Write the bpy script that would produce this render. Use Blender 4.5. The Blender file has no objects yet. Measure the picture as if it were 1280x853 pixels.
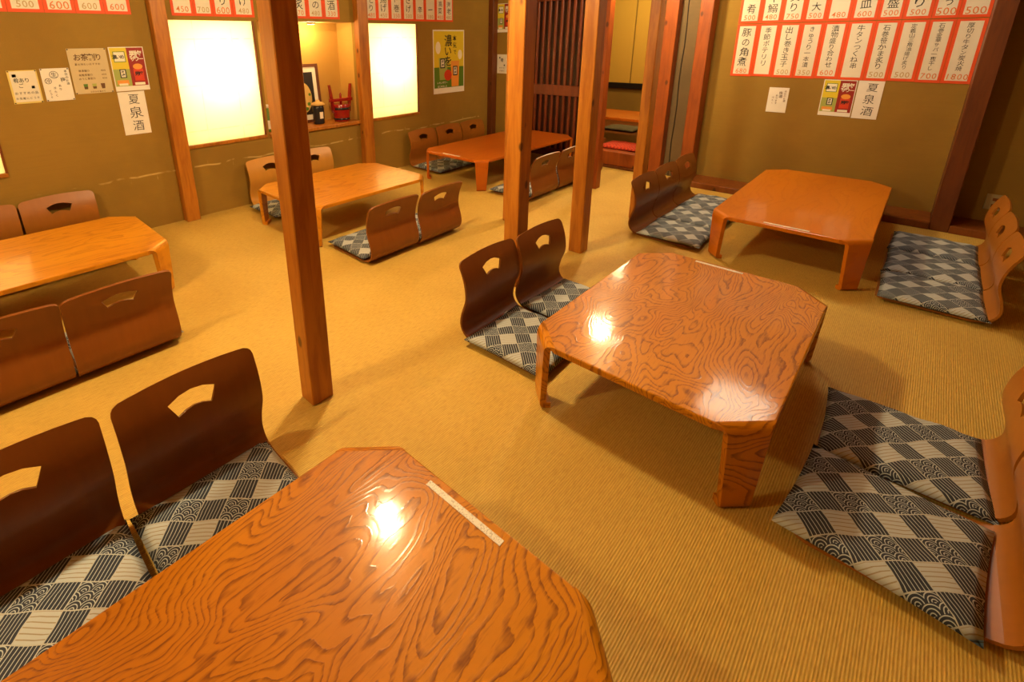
import bpy, bmesh, math, random
from mathutils import Vector, Matrix
random.seed(7)
SC = bpy.context.scene
COL = SC.collection
# ------------------------------------------------------------------ camera
CAM_H = 1.5
FPX, PX, PY = 621.1, 554.15, 245.55
YAW, PITCH, ROLL = 0.770648, 0.305522, -0.012308
def make_camera():
    f = Vector((-math.sin(YAW)*math.cos(PITCH), math.cos(YAW)*math.cos(PITCH), -math.sin(PITCH)))
    r = Vector((math.cos(YAW), math.sin(YAW), 0)); u = r.cross(f)
    r2 = math.cos(ROLL)*r + math.sin(ROLL)*u; u2 = -math.sin(ROLL)*r + math.cos(ROLL)*u
    m = Matrix.Identity(4)
    for i in range(3):
        m[i][0] = r2[i]; m[i][1] = u2[i]; m[i][2] = -f[i]
    m[2][3] = CAM_H
    cam = bpy.data.cameras.new('camera'); o = bpy.data.objects.new('camera', cam); COL.objects.link(o)
    o.matrix_world = m
    cam.sensor_width = 36.0; cam.sensor_fit = 'HORIZONTAL'; cam.lens = FPX*36.0/1280
    cam.shift_x = (640-PX)/1280; cam.shift_y = -(426.5-PY)/1280
    cam.clip_start = 0.02; cam.clip_end = 60
    SC.camera = o
make_camera()
# ------------------------------------------------------------------ world, exposure
w = bpy.data.worlds.new('world'); SC.world = w; w.use_nodes = True
w.node_tree.nodes['Background'].inputs[0].default_value = (1.0, 0.72, 0.42, 1)
w.node_tree.nodes['Background'].inputs[1].default_value = 0.0
SC.view_settings.view_transform = 'Standard'; SC.view_settings.look = 'None'
SC.view_settings.gamma = 1.0; SC.view_settings.use_curve_mapping = False
SC.view_settings.exposure = 0.9
LAMP_COL = (1.0, 0.78, 0.42)
LAMP_W = 62.0           # each round ceiling lamp
SQUARE_STRENGTH = 9.0   # emission of the square ceiling fixture
SHOJI_W = 16.0          # lamp behind each paper window
NICHE_W = 5.0
ALCOVE_W = 40.0
RW = 5.70/5.60
fx = lambda x: x*RW                    # positions on the menu wall were measured at Y = 5.60
fz = lambda z: 1.5-(1.5-z)*RW
# ------------------------------------------------------------------ helpers
WX, WY, CEIL = -4.54, 5.70, 2.48      # window wall, menu wall, ceiling
def link(name, me, mat=None, parent=None, loc=None, rotz=None):
    o = bpy.data.objects.new(name, me); COL.objects.link(o)
    if me is not None and mat is not None and not me.materials: me.materials.append(mat)
    if parent is not None: o.parent = parent
    if loc is not None: o.location = loc
    if rotz is not None: o.rotation_euler = (0, 0, rotz)
    return o
def mesh(name, verts, faces, smooth=False):
    me = bpy.data.meshes.new(name); me.from_pydata([tuple(v) for v in verts], [], faces); me.update()
    bm = bmesh.new(); bm.from_mesh(me); bmesh.ops.recalc_face_normals(bm, faces=bm.faces[:]); bm.to_mesh(me); bm.free()
    if smooth: me.polygons.foreach_set('use_smooth', [True]*len(me.polygons))
    return me
def box_data(x0, x1, y0, y1, z0, z1, V=None, F=None):
    V = [] if V is None else V; F = [] if F is None else F
    b = len(V)
    V += [(x0,y0,z0),(x1,y0,z0),(x1,y1,z0),(x0,y1,z0),(x0,y0,z1),(x1,y0,z1),(x1,y1,z1),(x0,y1,z1)]
    F += [tuple(b+i for i in f) for f in ((0,3,2,1),(4,5,6,7),(0,1,5,4),(1,2,6,5),(2,3,7,6),(3,0,4,7))]
    return V, F
def box(name, x0, x1, y0, y1, z0, z1, bevel=0.0, seg=2):
    me = mesh(name, *box_data(x0,x1,y0,y1,z0,z1))
    if bevel > 0:
        bm = bmesh.new(); bm.from_mesh(me)
        bmesh.ops.bevel(bm, geom=bm.edges[:], offset=bevel, segments=seg, affect='EDGES', profile=0.5)
        bm.to_mesh(me); bm.free()
    return me
def lathe(name, prof, n=24, cap=True):
    V, F = [], []
    for r, z in prof:
        for k in range(n): a = 2*math.pi*k/n; V.append((r*math.cos(a), r*math.sin(a), z))
    for i in range(len(prof)-1):
        for k in range(n): F.append((i*n+k, i*n+(k+1)%n, (i+1)*n+(k+1)%n, (i+1)*n+k))
    if cap:
        F.append(tuple(range(n-1,-1,-1))); F.append(tuple((len(prof)-1)*n+k for k in range(n)))
    return mesh(name, V, F, True)
def tag(o, label, cat, group=None):
    o['label'] = label; o['category'] = cat
    if group: o['group'] = group
    return o
def thing(name, label, cat, loc=(0,0,0), rotz=0, group=None):
    o = bpy.data.objects.new(name, None); COL.objects.link(o); o.empty_display_size = 0.1
    o.location = loc; o.rotation_euler = (0,0,rotz)
    return tag(o, label, cat, group)
def struct(o):
    o['kind'] = 'structure'; return o
# ------------------------------------------------------------------ material helpers
class NT:
    def __init__(s, name):
        s.m = bpy.data.materials.new(name); s.m.use_nodes = True
        s.t = s.m.node_tree; s.b = s.t.nodes['Principled BSDF']; s.out = s.t.nodes['Material Output']
    def n(s, typ, **kw):
        nd = s.t.nodes.new(typ)
        for k, v in kw.items(): setattr(nd, k, v)
        return nd
    def l(s, a, b): s.t.links.new(a, b)
    def put(s, sock, v):
        if hasattr(v, 'is_output') or isinstance(v, bpy.types.NodeSocket): s.l(v, sock)
        else: sock.default_value = v
    def math(s, op, a, b=0.0, c=0.0, clamp=False):
        nd = s.n('ShaderNodeMath', operation=op); nd.use_clamp = clamp
        s.put(nd.inputs[0], a); s.put(nd.inputs[1], b); s.put(nd.inputs[2], c)
        return nd.outputs[0]
    def mix(s, f, a, b, blend='MIX'):
        nd = s.n('ShaderNodeMix', data_type='RGBA', blend_type=blend)
        s.put(nd.inputs['Factor'], f)
        for sock, v in ((nd.inputs[6], a), (nd.inputs[7], b)):
            if isinstance(v, tuple): v = v if len(v) == 4 else v+(1,)
            s.put(sock, v)
        return nd.outputs[2]
    def coord(s, which='Object'): return s.n('ShaderNodeTexCoord').outputs[which]
    def sep(s, v):
        nd = s.n('ShaderNodeSeparateXYZ'); s.l(v, nd.inputs[0]); return nd.outputs
    def comb(s, x, y, z=0.0):
        nd = s.n('ShaderNodeCombineXYZ')
        for i, v in enumerate((x, y, z)): s.put(nd.inputs[i], v)
        return nd.outputs[0]
    def noise(s, vec, scale=5, detail=2, rough=0.5, dist=0.0):
        nd = s.n('ShaderNodeTexNoise'); s.l(vec, nd.inputs['Vector'])
        nd.inputs['Scale'].default_value = scale; nd.inputs['Detail'].default_value = detail
        nd.inputs['Roughness'].default_value = rough; nd.inputs['Distortion'].default_value = dist
        return nd.outputs['Fac']
    def vmath(s, op, a, b):
        nd = s.n('ShaderNodeVectorMath', operation=op)
        for i, v in enumerate((a, b)): s.put(nd.inputs[i], v)
        return nd.outputs[0]
    def ramp(s, f, stops, interp='LINEAR'):
        nd = s.n('ShaderNodeValToRGB'); s.l(f, nd.inputs[0]); cr = nd.color_ramp; cr.interpolation = interp
        while len(cr.elements) < len(stops): cr.elements.new(0.5)
        for e, (p, c) in zip(cr.elements, stops):
            e.position = p; e.color = c if len(c) == 4 else tuple(c)+(1,)
        return nd.outputs[0]
    def smooth(s, v, a, b):
        nd = s.n('ShaderNodeMapRange', interpolation_type='SMOOTHSTEP')
        s.put(nd.inputs[0], v); nd.inputs[1].default_value = a; nd.inputs[2].default_value = b
        return nd.outputs[0]
    def bump(s, h, strength=0.2, dist=0.01):
        nd = s.n('ShaderNodeBump'); nd.inputs['Strength'].default_value = strength; nd.inputs['Distance'].default_value = dist
        s.l(h, nd.inputs['Height']); s.l(nd.outputs[0], s.b.inputs['Normal'])
    def set(s, **kw):
        for k, v in kw.items(): s.put(s.b.inputs[k.replace('_', ' ')], v if not (isinstance(v, tuple) and len(v) == 3) else v+(1,))
        return s.m
    def rnd(s): return s.n('ShaderNodeObjectInfo').outputs['Random']
def plain(name, col, rough=0.5, **kw):
    t = NT(name); return t.set(Base_Color=col, Roughness=rough, **kw)

def mat_table(name, light, mid, dark, lines=31.0, stretch=0.44, contrast=1.0):
    t = NT(name)
    o = t.sep(t.coord()); r = t.rnd()
    off = t.math('MULTIPLY', r, 37.0)
    v = t.comb(t.math('ADD', o[0], off), t.math('MULTIPLY', o[1], stretch), t.math('MULTIPLY', o[2], 0.6))
    big = t.noise(v, 4.2, 2.2, 0.40, 0.6)
    fine = t.noise(v, 24.0, 3, 0.6)
    ax = t.math('MULTIPLY', t.math('ABSOLUTE', o[0]), 1.1)
    wv = t.math('ADD', t.math('MULTIPLY', t.math('ADD', big, ax), lines), t.math('MULTIPLY', fine, 1.1))
    fr = t.math('FRACT', wv)
    line = t.ramp(fr, [(0.0,(0,0,0)), (0.58,(0.04,)*3), (0.84,(0.85,)*3), (0.94,(1,1,1)), (1.0,(0,0,0))])
    fib = t.noise(t.comb(t.math('MULTIPLY', o[0], 90.0), t.math('MULTIPLY', o[1], 7.0), off), 2.0, 3, 0.6)
    patch = t.noise(v, 1.6, 2)
    base = t.mix(t.smooth(patch, 0.3, 0.7), light, mid)
    k = t.math('MULTIPLY', line, t.math('MULTIPLY', t.smooth(fib, 0.2, 0.6), 0.75*contrast))
    c = t.mix(k, base, dark)
    c = t.mix(t.math('MULTIPLY', t.smooth(fib, 0.52, 0.75), 0.35*contrast), c, dark)
    t.bump(t.math('ADD', line, t.math('MULTIPLY', fib, 0.6)), 0.10, 0.004)
    cb = t.n('ShaderNodeBump'); cb.inputs['Strength'].default_value = 0.045; cb.inputs['Distance'].default_value = 0.004
    t.l(t.math('ADD', t.math('MULTIPLY', line, 0.6), t.noise(v, 9.0, 2)), cb.inputs['Height']); t.l(cb.outputs[0], t.b.inputs['Coat Normal'])
    return t.set(Base_Color=c, Roughness=0.42, Specular_IOR_Level=0.22, Coat_Weight=0.5, Coat_Roughness=0.10, IOR=1.45)
M = {}
M['table_keyaki'] = mat_table('table_keyaki', (0.60,0.245,0.003), (0.48,0.165,0.002), (0.12,0.024,0.001), contrast=1.0)
M['table_honey']  = mat_table('table_honey', (0.68,0.30,0.012), (0.58,0.22,0.008), (0.30,0.085,0.003), 10, 0.3, 0.7)
M['table_amber'] = mat_table('table_amber', (0.60,0.19,0.005), (0.52,0.15,0.004), (0.36,0.085,0.003), 8, 0.25, 0.35)
M['table_red']    = mat_table('table_red', (0.50,0.125,0.005), (0.44,0.10,0.004), (0.30,0.055,0.003), 8, 0.25, 0.35)
def mat_lacquer(name, c1, c2, rough=0.42):
    t = NT(name); o = t.sep(t.coord()); off = t.math('MULTIPLY', t.rnd(), 20.0)
    v = t.comb(t.math('ADD', o[0], off), t.math('MULTIPLY', o[1], 6.0), o[2])
    f = t.noise(v, 4.0, 3, 0.6)
    return t.set(Base_Color=t.mix(f, c1, c2), Roughness=rough, Coat_Weight=0.2, Coat_Roughness=0.28)
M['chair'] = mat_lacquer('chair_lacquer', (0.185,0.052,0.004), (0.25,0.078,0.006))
M['chair_mid'] = mat_lacquer('chair_lacquer_mid', (0.29,0.098,0.007), (0.36,0.13,0.010))
M['chair_light'] = mat_lacquer('chair_lacquer_pale', (0.52,0.24,0.03), (0.60,0.29,0.038))
M['chair_edge'] = plain('plywood_edge', (0.33,0.16,0.05), 0.5)
def mat_post(name, c1, c2, knot):
    t = NT(name); o = t.sep(t.coord()); off = t.math('MULTIPLY', t.rnd(), 31.0)
    v = t.comb(t.math('ADD', o[0], off), o[1], t.math('MULTIPLY', o[2], 0.12))
    g = t.noise(v, 26.0, 3, 0.6, 0.6)
    blot = t.noise(t.comb(t.math('ADD', o[0], off), o[1], t.math('MULTIPLY', o[2], 0.35)), 5.0, 2)
    c = t.mix(t.smooth(g, 0.3, 0.75), c1, c2)
    c = t.mix(t.math('MULTIPLY', t.smooth(blot, 0.5, 0.75), 0.45), c, knot)
    vo = t.n('ShaderNodeTexVoronoi'); vo.inputs['Scale'].default_value = 1.0; vo.inputs['Randomness'].default_value = 1.0
    t.l(t.comb(t.math('ADD', t.math('MULTIPLY', o[0], 9.0), off), t.math('MULTIPLY', o[1], 9.0), t.math('MULTIPLY', o[2], 5.0)), vo.inputs['Vector'])
    kn = t.math('MULTIPLY', t.math('SUBTRACT', 1.0, t.smooth(vo.outputs['Distance'], 0.08, 0.18)), t.math('GREATER_THAN', t.sep(vo.outputs['Color'])[0], 0.55))
    c = t.mix(t.math('MULTIPLY', kn, 0.85), c, (0.05,0.012,0.002))
    t.bump(g, 0.12, 0.004)
    return t.set(Base_Color=c, Roughness=0.42)
M['post'] = mat_post('cedar_post', (0.50,0.19,0.016), (0.34,0.105,0.008), (0.2,0.055,0.005))
M['post_red'] = mat_post('red_stained_post', (0.34,0.075,0.006), (0.22,0.045,0.004), (0.14,0.03,0.003))
M['post_dark'] = mat_post('dark_stained_post', (0.15,0.038,0.006), (0.10,0.024,0.004), (0.06,0.014,0.003))
M['ledge'] = mat_post('ledge_wood', (0.22,0.062,0.008), (0.16,0.042,0.005), (0.1,0.025,0.004))
M['lattice'] = mat_post('lattice_wood', (0.17,0.03,0.005), (0.10,0.017,0.003), (0.06,0.01,0.003))
M['dark_panel'] = plain('dark_panel', (0.05,0.012,0.004), 0.5)
M['black'] = plain('black_wood', (0.012,0.008,0.006), 0.4)
M['ceiling'] = mat_post('ceiling_boards', (0.50,0.24,0.04), (0.40,0.17,0.025), (0.3,0.12,0.02))
def mat_wall(name, c1, c2, wear=False):
    t = NT(name); co = t.coord(); o = t.sep(co)
    n1 = t.noise(co, 1.4, 4, 0.6); n2 = t.noise(co, 160.0, 2, 0.5)
    streak = t.noise(t.comb(t.math('MULTIPLY', o[0], 3.0), t.math('MULTIPLY', o[1], 3.0), t.math('MULTIPLY', o[2], 40.0)), 1.5, 3)
    c = t.mix(t.smooth(n1, 0.3, 0.7), c1, c2)
    c = t.mix(t.math('MULTIPLY', t.smooth(streak, 0.35, 0.75), 0.22), c, c2)
    if wear:   # pale scrapes where chair backs rub the plaster
        zz = t.math('ADD', o[2], t.math('MULTIPLY', t.math('SUBTRACT', t.noise(t.comb(0.0, o[1], 0.0), 2.2, 2), 0.5), 0.09))
        band = t.math('SUBTRACT', 1.0, t.smooth(t.math('ABSOLUTE', t.math('SUBTRACT', zz, 0.455)), 0.003, 0.010))
        gate = t.smooth(t.noise(t.comb(3.0, t.math('MULTIPLY', o[1], 1.0), o[2]), 3.2, 3, 0.7), 0.47, 0.56)
        drip = t.math('MULTIPLY', t.smooth(t.noise(t.comb(0.0, t.math('MULTIPLY', o[1], 1.0), t.math('MULTIPLY', o[2], 0.12)), 19.0, 1), 0.68, 0.74),
                      t.math('SUBTRACT', 1.0, t.smooth(t.math('ABSOLUTE', t.math('SUBTRACT', o[2], 0.45)), 0.03, 0.05)))
        k = t.math('MAXIMUM', t.math('MULTIPLY', band, gate), t.math('MULTIPLY', drip, 0.9))
        c = t.mix(t.math('MULTIPLY', k, 0.85), c, (0.62,0.45,0.14))
    t.bump(n2, 0.25, 0.003)
    return t.set(Base_Color=c, Roughness=0.8)
M['wall'] = mat_wall('mustard_plaster', (0.33,0.195,0.022), (0.27,0.155,0.016), True)
M['wall_plain'] = mat_wall('mustard_plaster_plain', (0.33,0.195,0.022), (0.27,0.155,0.016))
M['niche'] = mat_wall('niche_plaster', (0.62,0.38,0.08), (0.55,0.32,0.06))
def mat_floor():
    t = NT('rush_matting'); o = t.sep(t.coord())
    wob = t.math('MULTIPLY', t.noise(t.comb(t.math('MULTIPLY', o[0], 30.0), t.math('MULTIPLY', o[1], 2.0)), 1.0, 2), 0.006)
    x = t.math('ADD', o[0], wob)
    rib = t.math('SINE', t.math('MULTIPLY', x, 2*math.pi/0.0078))
    rib01 = t.math('MULTIPLY_ADD', rib, 0.5, 0.5)
    fl = t.noise(t.comb(t.math('MULTIPLY', o[0], 150.0), t.math('MULTIPLY', o[1], 26.0)), 1.0, 3, 0.65)
    cross = t.noise(t.comb(t.math('MULTIPLY', o[0], 14.0), t.math('MULTIPLY', o[1], 120.0)), 1.0, 2, 0.6)
    big = t.noise(t.coord(), 1.7, 3)
    c = t.mix(t.smooth(big, 0.3, 0.7), (0.70,0.51,0.105), (0.63,0.44,0.082))
    c = t.mix(t.math('MULTIPLY', t.smooth(fl, 0.35, 0.8), 0.5), c, (0.36,0.185,0.025))
    c = t.mix(t.math('MULTIPLY', t.smooth(cross, 0.5, 0.8), 0.3), c, (0.75,0.5,0.13))
    c = t.mix(t.math('MULTIPLY', t.math('SUBTRACT', 1.0, rib01), 0.4), c, (0.30,0.15,0.018))
    t.bump(t.math('ADD', rib01, t.math('MULTIPLY', fl, 0.6)), 0.35, 0.003)
    return t.set(Base_Color=c, Roughness=0.62)
M['floor'] = mat_floor()
def mat_cushion():
    t = NT('indigo_patchwork_print'); o = t.sep(t.coord()); r = t.rnd()
    C = 0.076
    s2 = math.sqrt(0.5)/C
    ju = t.math('MULTIPLY', r, 2.0)
    u = t.math('ADD', t.math('MULTIPLY', t.math('ADD', o[0], o[1]), s2), ju)
    v = t.math('ADD', t.math('MULTIPLY', t.math('SUBTRACT', o[1], o[0]), s2), t.math('MULTIPLY', r, 5.3))
    fu, fv = t.math('FRACT', u), t.math('FRACT', v)
    pu = t.math('FLOORED_MODULO', t.math('FLOOR', u), 2.0); pv = t.math('FLOORED_MODULO', t.math('FLOOR', v), 2.0)
    navy, cream = (0.024,0.036,0.060), (0.47,0.55,0.58)
    def stripes(f, n, w):
        return t.math('GREATER_THAN', t.math('FRACT', t.math('MULTIPLY', f, n)), w)
    dark_u = t.mix(stripes(fu, 7.0, 0.80), navy, cream)
    beige = t.mix(stripes(fv, 6.0, 0.78), cream, (0.32,0.29,0.21))
    # scalloped waves: concentric arcs on a small offset grid
    row = t.math('FLOOR', t.math('MULTIPLY', fv, 3.0))
    wu = t.math('SUBTRACT', t.math('FRACT', t.math('ADD', t.math('MULTIPLY', fu, 2.0), t.math('MULTIPLY', row, 0.5))), 0.5)
    wv = t.math('MULTIPLY', t.math('FRACT', t.math('MULTIPLY', fv, 3.0)), 0.62)
    d = t.math('SQRT', t.math('ADD', t.math('MULTIPLY', wu, wu), t.math('MULTIPLY', wv, wv)))
    wave = t.mix(t.math('GREATER_THAN', t.math('FRACT', t.math('MULTIPLY', d, 5.0)), 0.70), navy, cream)
    isb = t.math('MULTIPLY', t.math('SUBTRACT', 1.0, pu), t.math('SUBTRACT', 1.0, pv))
    isw = t.math('MULTIPLY', pu, pv)
    c = t.mix(isb, dark_u, beige); c = t.mix(isw, c, wave)
    e = t.math('MINIMUM', t.math('MINIMUM', fu, t.math('SUBTRACT', 1.0, fu)), t.math('MINIMUM', fv, t.math('SUBTRACT', 1.0, fv)))
    c = t.mix(t.math('LESS_THAN', e, 0.022), c, (0.46,0.51,0.50))
    t.bump(t.noise(t.coord(), 320.0, 2), 0.25, 0.002)
    return t.set(Base_Color=c, Roughness=0.85)
M['cushion'] = mat_cushion()
t = NT('red_check_fabric'); o_ = t.coord(); ck = t.n('ShaderNodeTexChecker'); t.l(o_, ck.inputs[0]); ck.inputs['Scale'].default_value = 45
ck.inputs[1].default_value = (0.62,0.06,0.015,1); ck.inputs[2].default_value = (0.36,0.025,0.008,1)
M['cushion_red'] = t.set(Base_Color=ck.outputs[0], Roughness=0.85)
t = NT('green_grey_fabric'); M['cushion_green'] = t.set(Base_Color=t.mix(t.noise(t.coord(), 60, 2), (0.07,0.07,0.04), (0.22,0.2,0.1)), Roughness=0.85)
def paper(name, col):
    t = NT(name); return t.set(Base_Color=t.mix(t.noise(t.coord(), 14, 2), col, tuple(x*0.9 for x in col)), Roughness=0.7)
M['paper'] = paper('cream_paper', (0.80,0.77,0.64)); M['paper_white'] = paper('white_paper', (0.86,0.84,0.76))
M['paper_yellow'] = paper('yellow_edged_paper', (0.80,0.66,0.20)); M['paper_beige'] = paper('beige_paper', (0.62,0.52,0.30))
M['card_red'] = plain('red_card', (0.78,0.085,0.012), 0.6); M['ink'] = plain('black_ink', (0.012,0.011,0.012), 0.6)
M['ink_red'] = plain('vermilion_ink', (0.70,0.20,0.05), 0.6); M['ink_faint'] = plain('faint_ink', (0.52,0.36,0.16), 0.6)
M['brown_ink'] = plain('brown_ink', (0.13,0.055,0.015), 0.6); M['p_yellow'] = plain('print_yellow', (0.72,0.58,0.03), 0.45)
M['p_green'] = plain('print_green', (0.10,0.22,0.02), 0.45); M['p_red'] = plain('print_red', (0.30,0.015,0.01), 0.45)
M['p_bright_red'] = plain('print_bright_red', (0.62,0.05,0.015), 0.45); M['p_orange'] = plain('print_orange', (0.80,0.33,0.05), 0.45)
M['p_white'] = plain('print_white', (0.85,0.82,0.68), 0.45); M['p_ltgreen'] = plain('print_light_green', (0.36,0.42,0.10), 0.45)
M['red_lacquer'] = plain('red_lacquer', (0.30,0.010,0.008), 0.2, Coat_Weight=0.6); M['dark_glaze'] = plain('dark_glaze', (0.02,0.022,0.028), 0.2)
M['straw'] = plain('straw_cap', (0.62,0.40,0.12), 0.7); M['gold'] = plain('gold_foil', (0.62,0.42,0.12), 0.45)
M['brass'] = plain('pin', (0.06,0.03,0.015), 0.4); M['beige_plastic'] = plain('beige_plastic', (0.42,0.33,0.17), 0.5)
M['grey_wall'] = mat_wall('grey_plaster', (0.17,0.115,0.05), (0.13,0.088,0.038)); M['cable'] = plain('cable', (0.01,0.008,0.006), 0.5)
M['blind'] = plain('yellow_blind', (0.66,0.40,0.05), 0.8)
t = NT('printed_strip'); o_ = t.sep(t.coord())
ink_ = t.math('MULTIPLY', t.smooth(t.noise(t.comb(t.math('MULTIPLY', o_[0], 330.0), t.math('MULTIPLY', o_[1], 160.0)), 1.0, 1), 0.5, 0.58), t.smooth(t.noise(t.comb(t.math('MULTIPLY', o_[0], 22.0), 0.0), 1.0, 0), 0.36, 0.42))
M['strip'] = t.set(Base_Color=t.mix(t.math('MULTIPLY', ink_, 0.4), (0.80,0.79,0.72), (0.12,0.1,0.08)), Roughness=0.5)
def mat_shoji():
    t = NT('shoji_paper'); o = t.sep(t.coord())
    nz = t.noise(t.coord(), 9, 3)
    # overlaps of the pasted sheets
    e1 = t.math('LESS_THAN', t.math('ABSOLUTE', t.math('SUBTRACT', t.math('FRACT', t.math('MULTIPLY', o[0], 3.1)), 0.5)), 0.012)
    e2 = t.math('LESS_THAN', t.math('ABSOLUTE', t.math('SUBTRACT', t.math('FRACT', t.math('ADD', t.math('MULTIPLY', o[2], 2.6), 0.2)), 0.5)), 0.012)
    k = t.math('MULTIPLY', t.math('MAXIMUM', e1, e2), t.smooth(nz, 0.4, 0.55))
    c = t.mix(t.math('MULTIPLY', k, 0.5), (0.94,0.86,0.62), (0.75,0.6,0.33))
    tr = t.n('ShaderNodeBsdfTranslucent'); t.l(c, tr.inputs[0])
    df = t.n('ShaderNodeBsdfDiffuse'); t.l(c, df.inputs[0])
    mx = t.n('ShaderNodeMixShader'); mx.inputs[0].default_value = 0.35
    t.l(tr.outputs[0], mx.inputs[1]); t.l(df.outputs[0], mx.inputs[2]); t.l(mx.outputs[0], t.out.inputs[0])
    return t.m
M['shoji'] = mat_shoji()
def emit(name, col, s):
    t = NT(name); return t.set(Base_Color=col, Emission_Color=col, Emission_Strength=s)
M['bulb'] = emit('lamp_glass', (1.0,0.72,0.40), 12.0); M['square_diffuser'] = emit('square_diffuser', (1.0,0.86,0.62), SQUARE_STRENGTH); M['dim_diffuser'] = emit('dim_diffuser', (1.0,0.80,0.5), SQUARE_STRENGTH*0.35)
M['metal'] = plain('painted_metal', (0.5,0.45,0.38), 0.4); M['white_box'] = plain('white_lightbox', (0.85,0.82,0.75), 0.7)

# ------------------------------------------------------------------ room shell
XR, YB = 2.3, -1.9         # walls behind the camera
struct(link('floor', box('floor', WX-0.6, XR, YB, WY, -0.05, 0.0), M['floor']))
struct(link('ceiling', box('ceiling', WX-0.6, XR+0.1, YB-0.1, 8.3, CEIL, CEIL+0.05), M['ceiling']))
# window wall (X = WX): openings for three paper windows and the niche
WIN = [(-0.45, 0.29, 0.645, 1.68), (1.50, 2.222, 0.645, 1.68), (3.50, 4.25, 0.645, 1.68)]
NICHE = (2.262, 3.36, 0.645, 1.685)
def wall_with_holes(x0, x1, ya, yb, holes, mat):
    holes = sorted(holes); V, F = [], []
    y = ya
    for h in holes:
        box_data(x0, x1, y, h[0], 0, CEIL, V, F)
        box_data(x0, x1, h[0], h[1], 0, h[2], V, F); box_data(x0, x1, h[0], h[1], h[3], CEIL, V, F)
        y = h[1]
    box_data(x0, x1, y, yb, 0, CEIL, V, F)
    return mesh('wall', V, F)
struct(link('wall_left', wall_with_holes(WX-0.06, WX, YB, WY+0.1, WIN+[NICHE], M['wall']), M['wall']))
struct(link('wall_back', box('wall_back', WX, XR, YB-0.1, YB, 0, CEIL), M['wall_plain']))
struct(link('wall_right', box('wall_right', XR, XR+0.1, YB-0.1, WY+0.1, 0, CEIL), M['wall_plain']))
# menu wall: solid to the right of the corner post, then the alcove opening, then the piece by the lattice door
OPX0, OPX1 = fx(-2.90), fx(-2.13)
V, F = box_data(-1.96, XR, WY, WY+0.1, 0, CEIL); box_data(OPX1, -1.96, WY, WY+0.1, 0, CEIL, V, F)
struct(link('wall_front', mesh('wall_front', V, F), M['wall_plain']))
V, F = box_data(WX, fx(-3.84), WY, WY+0.1, 0, CEIL); box_data(fx(-3.84), OPX0, WY, WY+0.1, 2.03, CEIL, V, F); box_data(OPX0, OPX1, WY, WY+0.1, 2.25, CEIL, V, F)
struct(link('wall_front_lattice_side', mesh('wall_front_b', V, F), M['wall_plain']))
# paper windows with their light boxes
for i, (y0, y1, z0, z1) in enumerate(WIN):
    e = bpy.data.objects.new('window_%d' % (i+1), None); COL.objects.link(e); e.location = (WX, (y0+y1)/2, z0); struct(e)
    hw, h = (y1-y0)/2, z1-z0
    d = 0.30
    V, F = [], []
    box_data(-d-0.02, -d, -hw-0.02, hw+0.02, -0.02, h+0.02, V, F); box_data(-d, -0.061, -hw-0.02, -hw, -0.02, h+0.02, V, F)
    box_data(-d, -0.061, hw, hw+0.02, -0.02, h+0.02, V, F); box_data(-d, -0.061, -hw, hw, -0.02, 0, V, F); box_data(-d, -0.061, -hw, hw, h, h+0.02, V, F)
    link('light_box', mesh('light_box', V, F), M['white_box'], e)
    pm = box('paper', -hw, hw, -0.002, 0.002, 0.0, h)
    p = link('paper', pm, M['shoji'], e, (-0.012, 0, 0), math.pi/2)
    V, F = box_data(-0.03, 0.014, -hw-0.012, hw+0.012, -0.026, -0.001)
    link('frame', mesh('sill', V, F), M['post'], e)
    V, F = box_data(-0.02, 0.008, hw, hw+0.014, -0.001, h); box_data(-0.02, 0.008, -hw-0.014, -hw, -0.001, h, V, F)
    link('frame', mesh('stile', V, F), M['ledge'], e)
    ld = bpy.data.lights.new('window_lamp', 'POINT'); ld.energy = SHOJI_W; ld.color = (1.0, 0.88, 0.64); ld.shadow_soft_size = 0.05
    lo = bpy.data.objects.new('lamp', ld); COL.objects.link(lo); lo.parent = e; lo.location = (-0.20, 0.03, h*0.60)
# niche box
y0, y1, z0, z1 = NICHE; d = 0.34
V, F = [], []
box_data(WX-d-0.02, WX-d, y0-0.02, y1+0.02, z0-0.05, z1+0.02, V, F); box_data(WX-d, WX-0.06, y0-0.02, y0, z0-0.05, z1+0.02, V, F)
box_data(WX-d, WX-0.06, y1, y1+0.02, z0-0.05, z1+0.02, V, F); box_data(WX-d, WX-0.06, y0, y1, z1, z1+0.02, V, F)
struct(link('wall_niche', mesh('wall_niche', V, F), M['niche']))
tag(link('niche_shelf', box('niche_shelf', WX-d+0.005, WX+0.03, y0+0.004, y1-0.004, z0-0.03, z0+0.005, 0.004), M['post']),
    'honey wood shelf board forming the floor of the wall niche', 'shelf')
e = thing('niche_lamp', 'small round lamp under the top of the wall niche', 'lamp', (WX-0.16, 2.93, z1-0.001))
link('lamp_body', lathe('niche_lamp', [(0.03,-0.02),(0.045,-0.018),(0.045,0.0)], 16), M['metal'], e)
ld = bpy.data.lights.new('niche_lamp', 'POINT'); ld.energy = NICHE_W; ld.color = (1.0,0.70,0.34); ld.shadow_soft_size = 0.03
lo = bpy.data.objects.new('lamp_light', ld); COL.objects.link(lo); lo.parent = e; lo.location = (0,0,-0.06)

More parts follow.
